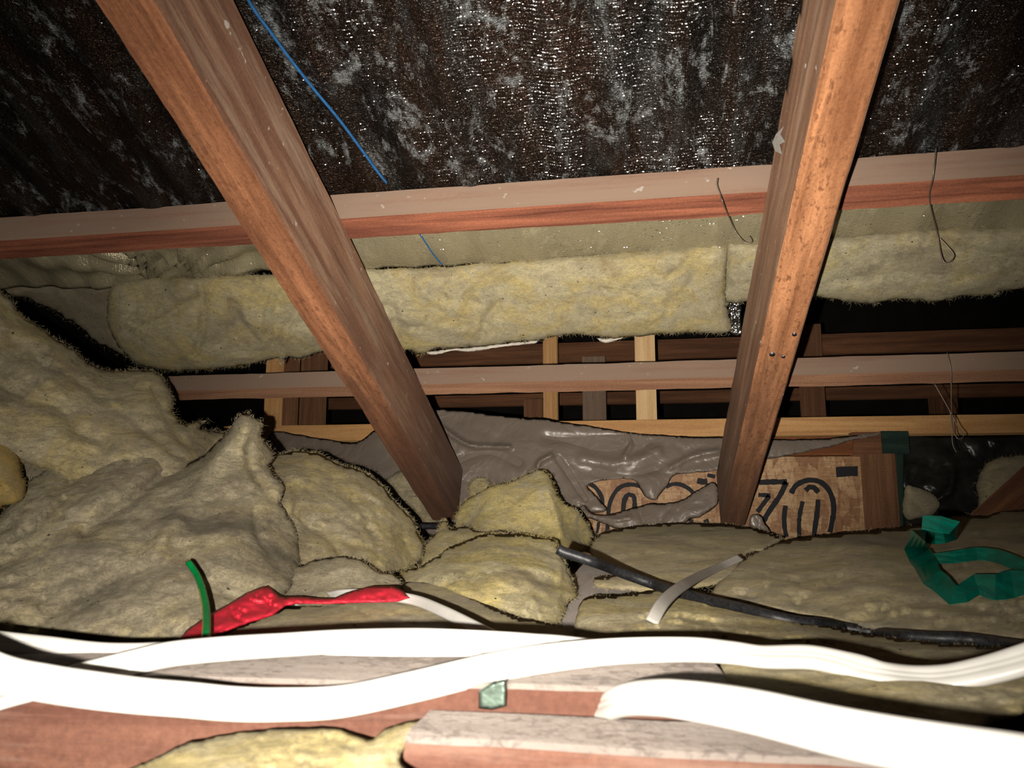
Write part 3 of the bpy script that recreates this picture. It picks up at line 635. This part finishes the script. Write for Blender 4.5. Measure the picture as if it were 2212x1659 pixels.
batt('large yellow batt slumping down from the upper left corner of the heap',
     [(-70, 600), (-20, 618), (10, 634), (50, 682), (95, 712), (140, 742), (175, 765), (230, 800), (290, 798), (335, 800), (362, 825), (376, 860), (378, 895), (395, 915), (430, 912), (446, 908), (430, 925), (470, 930), (487, 944),
      (480, 975), (455, 1000), (430, 1030), (380, 1060), (200, 1060), (90, 1010), (60, 1000), (0, 1000), (-70, 1000)],
     [(-50, 620, 1.0), (230, 800, 1.1), (370, 840, 1.12), (480, 945, 1.14), (0, 950, .86), (380, 1010, .95), (200, 900, .97), (100, 800, .98)],
     M['f_mid'], T=.055, Rpx=100, step=8, rag=3.5, amp=.022, ridg=.012, fine=.003, seed=20, fuzz=260, stretch=(1, 1, 1),
     creases=[([(0, 830), (60, 860), (130, 880), (170, 930), (230, 960)], 14, .02), ([(200, 850), (280, 900), (350, 960), (420, 1000)], 9, .012), ([(330, 840), (360, 900), (400, 960)], 8, .012), ([(20, 720), (100, 790), (180, 830)], 10, .01)])
batt('orange-tinted insulation lump at the left picture edge', [(-70, 930), (-10, 940), (20, 955), (40, 985), (48, 1020), (58, 1045), (50, 1075), (20, 1090), (-70, 1110)],
     [(-50, 940, .82), (40, 1000, .83), (0, 1090, .76)], M['f_orange'], T=.04, Rpx=50, step=7, seed=21, fuzz=40)
batt('dark grey insulation in the hollow behind the orange-tinted lump', [(20, 975), (120, 970), (160, 1010), (110, 1070), (30, 1090), (0, 1050)], [(20, 975, .97), (140, 980, .97), (60, 1080, .9)], M['f_dark'] if 'f_dark' in M else M['f_rolld'], T=.02, Rpx=40, seed=22)  # dark grey lump filling the gap between batts
batt('rounded pale yellow batt in the heap, just left of the left rafter foot',
     [(560, 1000), (585, 985), (610, 978), (650, 975), (700, 985), (740, 1003), (785, 1020), (820, 1042), (850, 1075), (875, 1100), (895, 1130), (905, 1150), (918, 1175), (915, 1200), (890, 1222), (860, 1230), (780, 1260), (680, 1260), (600, 1240), (540, 1150)],
     [(600, 985, 1.18), (780, 1020, 1.2), (910, 1180, 1.12), (600, 1200, .84), (780, 1240, .86), (700, 1100, 1.0), (650, 1030, 1.07)], M['f_mid'], T=.055, Rpx=80, step=7, rag=3, amp=.018, ridg=.012, fine=.003, seed=23, fuzz=220,
     creases=[([(640, 1060), (650, 1120), (720, 1170), (740, 1230)], 9, .014), ([(880, 1110), (870, 1160), (890, 1200)], 7, .012), ([(760, 1080), (800, 1140), (820, 1200)], 9, .010)])
batt('biggest grey dusty batt filling the lower left, with a torn peak',
     [(-70, 1150), (0, 1112), (40, 1068), (80, 1030), (120, 1004), (180, 985), (250, 972), (300, 964), (340, 972), (368, 993), (388, 1009), (420, 990), (450, 972), (480, 948), (500, 922), (508, 905), (522, 897), (535, 889), (548, 904), (562, 903), (568, 920), (562, 940),
      (580, 960), (590, 985), (584, 1005), (598, 1030), (612, 1060), (606, 1085), (625, 1110), (640, 1150), (650, 1200), (640, 1250), (600, 1300), (500, 1360), (420, 1400), (200, 1400), (-70, 1370)],
     [(-50, 1150, .78), (120, 1005, .92), (300, 965, .95), (388, 1010, .93), (535, 890, .93), (590, 1000, .95), (640, 1180, .84), (600, 1300, .66), (400, 1390, .58), (0, 1360, .58), (200, 1200, .70), (450, 1150, .76)],
     M['f_grey'], T=.06, Rpx=110, step=8, rag=3.5, amp=.022, ridg=.012, fine=.003, seed=24, fuzz=300, fscale=1.1,
     creases=[([(388, 1010), (330, 1045), (270, 1090), (180, 1150)], 12, .028), ([(480, 960), (440, 1040), (390, 1100), (330, 1200)], 22, -.02), ([(560, 910), (535, 980), (560, 1040), (600, 1090)], 9, .016), ([(550, 1100), (560, 1160), (600, 1220)], 8, .012),
              ([(100, 1080), (180, 1100), (240, 1060)], 14, -.012), ([(380, 1180), (450, 1250), (520, 1290)], 16, .012)])
batt('small grey tuft of insulation above the red tape', [(548, 1250), (560, 1228), (600, 1212), (650, 1218), (700, 1205), (745, 1202), (790, 1212), (810, 1232), (850, 1240), (868, 1262), (840, 1290), (700, 1310), (600, 1300), (555, 1275)],
     [(560, 1240, .74), (790, 1215, .80), (860, 1260, .78), (600, 1300, .68), (800, 1290, .72)], M['f_grey'], T=.03, Rpx=40, step=6, rag=2.5, amp=.012, seed=25, fuzz=70)
batt('folded batt with bright yellow core standing behind the torn tuft', [(985, 1115), (1000, 1085), (1015, 1072), (1060, 1052), (1100, 1040), (1140, 1022), (1165, 1012), (1185, 1024), (1200, 1055), (1215, 1085), (1245, 1100), (1262, 1120), (1275, 1150), (1270, 1180), (1245, 1200), (1215, 1215), (1150, 1200), (1050, 1180), (1000, 1150)],
     [(985, 1115, 1.5), (1165, 1015, 1.52), (1190, 1060, 1.42), (1270, 1160, 1.56), (1210, 1190, 1.32), (1050, 1170, 1.32)], M['f_bright'], T=.035, Rpx=50, step=6, rag=2.2, amp=.012, ridg=.010, seed=26, fuzz=110,
     creases=[([(1180, 1030), (1195, 1090), (1212, 1150)], 7, -.02), ([(1215, 1080), (1225, 1140), (1230, 1190)], 14, .012)])
batt('ragged yellow tuft with a pointed tip below the foot of the left rafter', [(912, 1195), (930, 1165), (945, 1150), (958, 1120), (968, 1138), (985, 1142), (1010, 1138), (1040, 1148), (1080, 1145), (1110, 1150), (1120, 1180), (1040, 1200), (960, 1225), (920, 1235)],
     [(920, 1180, 1.18), (1010, 1140, 1.28), (1110, 1155, 1.25), (940, 1225, 1.1)], M['f_bright'], T=.03, Rpx=35, step=5, rag=3, amp=.01, seed=27, fuzz=120)
batt('flat grey insulation slab under the yellow batt, ending by the dusty joist', [(868, 1262), (900, 1250), (960, 1262), (1040, 1300), (1110, 1330), (1180, 1345), (1250, 1375), (1200, 1392), (1060, 1385), (1000, 1350), (930, 1305), (880, 1285)],
     [(870, 1265, .86), (1180, 1345, .72), (1060, 1380, .62), (1240, 1380, .62), (960, 1270, .84)], M['f_field'], T=.02, Rpx=25, step=6, rag=2, amp=.008, seed=28, fuzz=50)
batt('yellow batt lying in the middle, beside the dusty joist', [(858, 1248), (880, 1232), (915, 1220), (960, 1190), (1000, 1168), (1050, 1152), (1100, 1152), (1160, 1158), (1200, 1165), (1210, 1195), (1225, 1225), (1240, 1260), (1243, 1290), (1225, 1305), (1218, 1325), (1205, 1350), (1180, 1362), (1155, 1355), (1120, 1330), (1050, 1310), (980, 1280), (930, 1268), (885, 1270)],
     [(860, 1250, .92), (1000, 1165, 1.15), (1200, 1165, 1.14), (1240, 1280, .92), (1180, 1360, .74), (1000, 1290, .80), (1080, 1230, .92)], M['f_bright'], T=.045, Rpx=60, step=6, rag=2.5, amp=.018, ridg=.014, fine=.003, seed=29, fuzz=180,
     creases=[([(975, 1260), (985, 1230), (1010, 1240), (1030, 1270)], 7, .012), ([(1205, 1175), (1210, 1240), (1205, 1310)], 6, -.012), ([(960, 1200), (1040, 1175), (1150, 1180), (1200, 1200)], 8, .008), ([(1130, 1320), (1150, 1295), (1165, 1330)], 6, -.014)])
batt('low batt in the right field between dusty joist and right rafter foot', [(1275, 1190), (1282, 1168), (1300, 1150), (1350, 1140), (1420, 1132), (1500, 1128), (1570, 1132), (1640, 1145), (1690, 1162), (1650, 1185), (1610, 1200), (1590, 1240), (1540, 1265), (1440, 1280), (1350, 1275), (1290, 1268), (1285, 1248), (1330, 1238), (1290, 1215)],
     [(1280, 1185, 1.3), (1400, 1135, 1.7), (1570, 1132, 1.72), (1690, 1162, 1.5), (1540, 1260, 1.0), (1300, 1265, .98), (1440, 1200, 1.25)], M['f_field'], T=.04, Rpx=45, step=6, rag=2, amp=.012, ridg=.012, seed=30, fuzz=100,
     creases=[([(1300, 1215), (1400, 1200), (1500, 1210), (1600, 1190)], 7, .014), ([(1330, 1165), (1420, 1160), (1520, 1175)], 9, .01)])
batt('widest batt of the right field, with teal tape lying on it', [(1535, 1295), (1545, 1262), (1580, 1225), (1605, 1205), (1650, 1182), (1700, 1165), (1780, 1155), (1860, 1147), (1950, 1138), (2050, 1118), (2130, 1112), (2212, 1095), (2620, 1075), (2620, 1450), (2212, 1402), (2100, 1390), (2000, 1380), (1880, 1362), (1780, 1345), (1680, 1325), (1600, 1305)],
     [(1540, 1290, .92), (1700, 1165, 1.5), (1950, 1138, 1.65), (2300, 1095, 1.75), (2600, 1080, 1.8), (2600, 1440, .66), (2300, 1410, .66), (2000, 1380, .70), (1700, 1330, .82), (1900, 1250, .98), (2200, 1250, .98)], M['f_field'], T=.05, Rpx=60, step=8, rag=2, amp=.016, ridg=.014, seed=31, fuzz=120,
     creases=[([(1720, 1300), (1790, 1265), (1900, 1250), (2050, 1230)], 9, .014), ([(1850, 1340), (1980, 1300), (2100, 1310), (2212, 1340)], 10, .014), ([(1600, 1250), (1750, 1220), (1900, 1200)], 9, .010), ([(1980, 1180), (2100, 1165), (2212, 1150)], 9, .01)])
batt('front batt of the right field, cut square at its left end by the joist', [(1242, 1390), (1245, 1330), (1255, 1300), (1275, 1288), (1340, 1285), (1400, 1275), (1470, 1268), (1540, 1285), (1560, 1300), (1650, 1325), (1760, 1348), (1900, 1372), (2040, 1390), (2212, 1402), (2600, 1450), (2600, 1510), (2100, 1465), (1900, 1462), (1700, 1440), (1500, 1420), (1300, 1412)],
     [(1245, 1385, .60), (1260, 1300, .78), (1540, 1285, .88), (1900, 1372, .70), (2300, 1425, .60), (2200, 1465, .52), (1600, 1430, .53), (1500, 1350, .66)], M['f_mid'], T=.03, Rpx=35, step=6, rag=2, amp=.012, ridg=.010, seed=32, fuzz=100,
     creases=[([(1480, 1335), (1540, 1345), (1560, 1375), (1660, 1385)], 6, .014), ([(1700, 1385), (1850, 1400), (2000, 1430)], 7, .014), ([(1900, 1400), (2050, 1415), (2150, 1400)], 8, .01)])
batt('narrow foreground batt between the two thick white cables', [(1560, 1425), (1700, 1425), (1850, 1440), (2000, 1460), (2100, 1470), (2190, 1440), (2280, 1430), (2290, 1500), (2225, 1520), (2205, 1545), (2140, 1562), (2130, 1592), (2040, 1585), (1900, 1560), (1750, 1545), (1650, 1530), (1575, 1505)],
     [(1570, 1430, .45), (2200, 1440, .45), (1575, 1510, .375), (2130, 1585, .325), (2230, 1510, .38)], M['f_mid'], T=.02, Rpx=25, step=7, rag=2, amp=.006, seed=33, fuzz=30)
batt('batt strip under the red tape beside the white cables', [(470, 1395), (500, 1365), (560, 1335), (620, 1312), (700, 1302), (800, 1292), (880, 1296), (950, 1322), (1010, 1350), (1050, 1372), (1080, 1395), (900, 1410), (600, 1410)],
     [(480, 1390, .55), (620, 1312, .69), (880, 1296, .72), (1070, 1390, .56), (700, 1390, .54)], M['f_field'], T=.015, Rpx=25, step=6, rag=1.5, amp=.008, seed=34)
batt('blurry nearest batt at the bottom edge, left of the dusty timber end', [(200, 1720), (260, 1668), (330, 1640), (400, 1605), (460, 1590), (540, 1578), (640, 1570), (720, 1572), (775, 1590), (800, 1598), (830, 1575), (880, 1558), (930, 1552), (965, 1560), (940, 1580), (890, 1600), (865, 1640), (860, 1720)],
     [(250, 1700, .28), (460, 1590, .335), (720, 1575, .34), (930, 1555, .345), (860, 1700, .27), (560, 1680, .28)], M['f_mid'], T=.018, Rpx=45, step=8, rag=2, amp=.010, seed=35, fscale=1.6, ridg=.004)
# ---------------------------------------------------------------- joist and near timbers
za = ZC - .135
o = timber('ceiling_joist', (P(1262, 1250, 1.05).x, .47, za - .05), (P(1262, 1250, 1.05).x + .03, 1.86, za - .05 + .0), .10, .10, (0, 0, 1), [M['joist_face'], M['joist_face'], M['dust_top']], seed=40, wav=.002)
tag(o, 'dust-covered joist running away between the middle and right batts', 'joist')
xr = P(1572, 1460, .37).x
o = timber('binder_timber', (-1.0, .3025, ZC - .14), (xr, .3025 + .1 * (xr + 1), ZC - .14), .075, .10, (0, 0, 1), [M['joist_face'], M['joist_face'], M['dust_near']], seed=41, wav=.0012)
tag(o, 'red-brown timber crossing the foreground under the long white cable', 'timber', 'foreground timbers'); binder = o
xl = P(872, 1605, .31).x
o2 = timber('binder_timber', (xl, .331, ZC - .135), (.9, .331, ZC - .135), .042, .07, (0, 0, 1), [M['joist_face'], M['joist_face'], M['dust_near']], seed=42, wav=.0012)
tag(o2, 'nearest dusty grey timber along the bottom edge, its cut end near the blurry batt', 'timber', 'foreground timbers')
pg = lump('nail_plate', [(1034, 1492), (1062, 1474), (1092, 1468), (1094, 1500), (1092, 1526), (1062, 1534), (1034, 1530)], [(1034, 1490, .353), (1092, 1470, .353), (1060, 1530, .353)], M['galv'], T=.0015, Rpx=5, step=4, rag=.5, amp=.001, ridg=.0015, fine=0, seed=50, sharp=True, back=.1, backmin=.0008)
tag(pg, 'small galvanised nail plate on the face of the red-brown foreground timber', 'nail plate')
# ---------------------------------------------------------------- cables
def cable(name, label, pts, wd, th, mat, group=None, sub=10):
    """pts: px, py, distance, apparent height in px"""
    W_ = []; tl = []
    for (px, py, y, h) in pts:
        W_.append(P(px, py, y)); c = min(1, h * y / F / wd); s_ = math.sqrt(1 - c * c)
        tl.append(Vector((0, s_, c)))
    o = sweep(name, W_, flat(wd, th), mat, tilt=tl, sub=sub); return tag(o, label, 'cable', group)
WG = 'thick white flat cables'
cable('flat_cable', 'long white flat cable snaking across the whole foreground, nearest of the crossing ones', [(-120, 1405, .265, 76), (0, 1455, .27, 76), (100, 1476, .275, 78), (200, 1491, .28, 77), (300, 1503, .29, 72), (400, 1511, .295, 66), (500, 1520, .305, 64), (600, 1522, .315, 62), (740, 1515, .33, 58),
    (900, 1482, .345, 57), (1106, 1434, .375, 57), (1300, 1409, .40, 44), (1480, 1403, .41, 37), (1580, 1410, .415, 31), (1650, 1419, .415, 28), (1750, 1420, .415, 34), (1830, 1436, .41, 36), (1900, 1456, .40, 36), (1980, 1466, .40, 33), (2050, 1464, .395, 32), (2130, 1448, .39, 36), (2212, 1425, .385, 44), (2330, 1385, .38, 50)], .0142, .006, M['cable_white'], WG)
cable('flat_cable', 'white flat cable arching over the dusty foreground timber and dipping behind the longest cable', [(-120, 1560, .30, 30), (0, 1512, .31, 30), (100, 1482, .32, 34), (205, 1450, .335, 40), (300, 1428, .345, 52), (370, 1413, .355, 55), (480, 1402, .365, 52), (600, 1394, .375, 47), (740, 1386, .385, 48), (900, 1383, .395, 47), (1040, 1386, .405, 38), (1160, 1390, .41, 22), (1260, 1396, .425, 14), (1400, 1410, .44, 12)], .0125, .0056, M['cable_white'], WG)
cable('flat_cable', 'white flat cable at the left edge that slips under the arching cable', [(-120, 1372, .37, 40), (0, 1387, .38, 40), (100, 1398, .385, 42), (200, 1410, .39, 42), (280, 1412, .395, 40), (380, 1408, .40, 34), (500, 1408, .405, 20), (700, 1410, .41, 18), (900, 1409, .415, 18), (1050, 1402, .42, 14), (1180, 1396, .43, 10)], .0125, .0056, M['cable_white'], WG)
cable('flat_cable', 'white flat cable in the lower right corner curving over the nearest timber', [(1230, 1575, .40, 20), (1285, 1538, .375, 24), (1350, 1512, .34, 40), (1420, 1507, .315, 52), (1480, 1512, .30, 60), (1560, 1524, .285, 68), (1650, 1542, .27, 76), (1815, 1581, .25, 86), (1980, 1612, .238, 92), (2212, 1648, .225, 100), (2350, 1672, .22, 100)], .0145, .006, M['cable_white'], WG)
bpy.context.view_layer.update()
# surfaces of the batts, to lay thin things on
bv = []
for o in blk:
    bv.append(BVHTree.FromPolygons([v.co for v in o.data.vertices], [tuple(p.vertices) for p in o.data.polygons]))
def surf(px, py, off=.004, dflt=.8):
    d = Vector(ray(px, py)); O = Vector((0, 0, ZC)); best = None
    for b in bv:
        h = b.ray_cast(O, d.normalized())
        if h[0] and (best is None or h[3] < best): best = h[3]
    if best is None: return P(px, py, dflt)
    return O + d.normalized() * (best - off)
def lay(pts, off, lim=None, sm=3):
    Q = resample(pts, 14, False); Y = np.array([surf(q[0], q[1], off).y for q in Q])
    Yp = np.pad(Y, sm, 'edge'); Yp = np.array([Yp[i:i + 2 * sm + 1].min() for i in range(len(Y))]); Yp = np.pad(Yp, sm, 'edge')
    k = np.ones(2 * sm + 1) / (2 * sm + 1); Y2 = np.convolve(Yp, k, 'valid')
    return [P(q[0], q[1], y) for q, y in zip(Q, Y2)]
tag(sweep('black_cable', lay([(1205, 1186), (1216, 1192), (1280, 1213), (1350, 1240), (1440, 1272), (1480, 1284), (1540, 1300), (1600, 1314), (1660, 1330), (1720, 1343), (1790, 1350), (1860, 1362), (1940, 1372), (2020, 1378), (2100, 1382), (2212, 1398), (2330, 1412)], .004, sm=4), circ(.0056, 12), M['black_pvc'], sub=2),
    'black round cable lying across the batts of the right field', 'cable', 'black round cables')
tag(sweep('black_cable', [P(890, 1136, 1.45), P(930, 1137, 1.47), P(975, 1136, 1.5)], circ(.006, 10), M['black_pvc']), 'short visible bit of black cable beside the foot of the left rafter', 'cable', 'black round cables')
Q = lay([(1600, 1204), (1560, 1222), (1520, 1240), (1480, 1262), (1448, 1285), (1425, 1312), (1408, 1345)], .004)
tag(sweep('white_strip', Q, flat(.011, .003), M['cable_soft'], tilt=[Vector((-.8, .35, .6))] * len(Q), sub=2), 'short pale grey flat cable crossing over the black cable', 'cable')
Q = [P(*p) for p in ((640, 1300, .70), (700, 1290, .69), (740, 1283, .675), (800, 1284, .665), (890, 1295, .65), (960, 1322, .60), (1045, 1365, .54), (1120, 1400, .50))]
tag(sweep('thin_white_cable', Q, flat(.0095, .005), M['cable_white'], tilt=[Vector((0, .55, .8))] * len(Q)), 'thin white cable coming out from under the red tape', 'cable')
# red tape
rt = lump('red_tape', [(384, 1382), (410, 1355), (440, 1335), (470, 1316), (500, 1300), (530, 1282), (560, 1268), (578, 1264), (592, 1276), (605, 1288), (618, 1289), (650, 1288), (690, 1292), (720, 1292), (760, 1275), (800, 1266), (850, 1266), (870, 1275), (886, 1292), (860, 1300), (800, 1302), (740, 1304), (690, 1305), (640, 1304), (615, 1310), (590, 1330), (540, 1345), (500, 1360), (460, 1378), (420, 1384)],
    [(384, 1382, .50), (440, 1340, .545), (578, 1264, .62), (600, 1310, .585), (700, 1298, .62), (850, 1270, .655), (886, 1292, .645), (480, 1365, .52)], M['red_tape'], T=.008, Rpx=14, step=4, rag=.8, amp=.008, ridg=.006, fine=.0, seed=60, sharp=True, fscale=2.2, back=.15, backmin=.001,
    creases=[([(500, 1300), (505, 1330), (540, 1345), (590, 1330)], 4, .006), ([(575, 1266), (585, 1300), (570, 1335)], 5, .006), ([(605, 1290), (620, 1300)], 5, .005)])
tag(rt, 'crumpled red plastic tape lying on the batt strip behind the white cables', 'tape')
# earth wire stub
gw = bpy.data.objects.new('earth_wire', None); COL.objects.link(gw); gw.location = P(445, 1378, .50); bpy.context.view_layer.update()
tag(gw, 'short cut green and yellow earth wire standing up before the red tape', 'wire')
W_ = [P(*p) for p in ((446, 1392, .47), (446, 1370, .48), (447, 1345, .50), (445, 1310, .53), (436, 1270, .56), (424, 1240, .58), (408, 1216, .59))]
sweep('green_sheath', W_, circ(.0027, 12), M['green_pvc'], gw)
sweep('yellow_stripe', [p + Vector((-.0020, -.0006, 0)) for p in W_[:5]], circ(.0011, 8), M['yellow_pvc'], gw)
sweep('yellow_stripe', [p + Vector((.0020, -.0004, .0006)) for p in W_[4:]], circ(.0011, 8), M['yellow_pvc'], gw)
sweep('wire_core', [P(410, 1219, .59), P(404, 1210, .59)], circ(.0013, 8), M['copper'], gw)
# teal tape
def tape(pts, wpx, mat, label, off=.005, parent=None):
    Q = resample([p[:2] for p in pts], 17, False); n = len(Q); V, Fc = [], []
    for i, q in enumerate(Q):
        t = Q[min(i + 1, n - 1)] - Q[max(i - 1, 0)]; t = t / (np.linalg.norm(t) + 1e-9); nn = np.array([-t[1], t[0]])
        u = i / (n - 1) * (len(pts) - 1); j = min(int(u), len(pts) - 2); wv = pts[j][2] + (pts[j + 1][2] - pts[j][2]) * (u - j)
        c = min((surf(q[0] + dx, q[1] + dy, off) for dx in (-24, 0, 24) for dy in (-22, 0, 22)), key=lambda p_: p_.y)
        for k in range(5):
            s_ = (k / 4 - .5) * wv * 1.25; p_ = q + nn * s_
            y = c.y + nn[1] * s_ * -.0009
            y -= .007 * abs(noise.noise(Vector((i * .8, k * .9, 2))))
            V.append(P(p_[0], p_[1], y))
    for i in range(n - 1):
        for k in range(4):
            a_ = i * 5 + k; Fc.append((a_, a_ + 1, a_ + 6, a_ + 5))
    o = link('teal_tape', V, Fc, mat, smooth=False); m_ = o.modifiers.new('t', 'SOLIDIFY'); m_.thickness = .0006; return tag(o, label, 'tape', 'teal tape') if label else o
tape([(1992, 1128, 22), (2030, 1132, 28), (2062, 1140, 26), (2055, 1155, 20), (2020, 1162, 22), (1985, 1158, 40), (1978, 1185, 42), (1998, 1215, 36), (2012, 1245, 34), (2035, 1262, 36), (2058, 1285, 44), (2082, 1280, 50), (2110, 1262, 36), (2150, 1268, 26), (2212, 1258, 30), (2320, 1262, 30)], 30, M['teal_tape'],
     'teal plastic tape looping along the front of the widest right-field batt')
tape([(2016, 1206, 16), (2060, 1203, 22), (2110, 1196, 22), (2150, 1200, 24), (2190, 1214, 22), (2230, 1228, 18), (2320, 1236, 16)], 20, M['teal_tape'], 'straighter teal tape strand running to the picture edge behind the looped one', off=.012)
# hanging wires
def wire(pts, r, label, mat=None):
    o = sweep('hanging_wire', [P(*p) for p in pts], circ(r, 6), mat or M['wire']); return tag(o, label, 'wire', 'dangling tie wires')
wire([(1550, 385, 1.0), (1549, 400, 1.0), (1556, 420, 1.0), (1563, 441, 1.0), (1580, 480, 1.1), (1592, 505, 1.12), (1610, 524, 1.12), (1624, 522, 1.12), (1618, 510, 1.12)], .0009, 'thin wire looped round the upper batten, left of the right rafter')
wire([(2022, 320, 1.0), (2016, 380, 1.0), (2008, 430, 1.05), (2024, 500, 1.13), (2036, 560, 1.13), (2050, 566, 1.13), (2061, 552, 1.13), (2045, 530, 1.13), (2030, 515, 1.13)], .0009, 'thin wire hooked over the upper batten, right of the right rafter')
wire([(2046, 762, 1.44), (2054, 800, 1.44), (2055, 880, 1.46), (2060, 930, 1.48), (2070, 948, 1.48), (2082, 940, 1.48), (2068, 920, 1.48), (2050, 885, 1.48), (2018, 828, 1.48)], .0009, 'forked thin wire dangling from the lower batten')
wire([(2052, 890, 1.5), (2056, 930, 1.5), (2058, 960, 1.5), (2066, 977, 1.5)], .0008, 'short wire end hanging beside the forked wire')
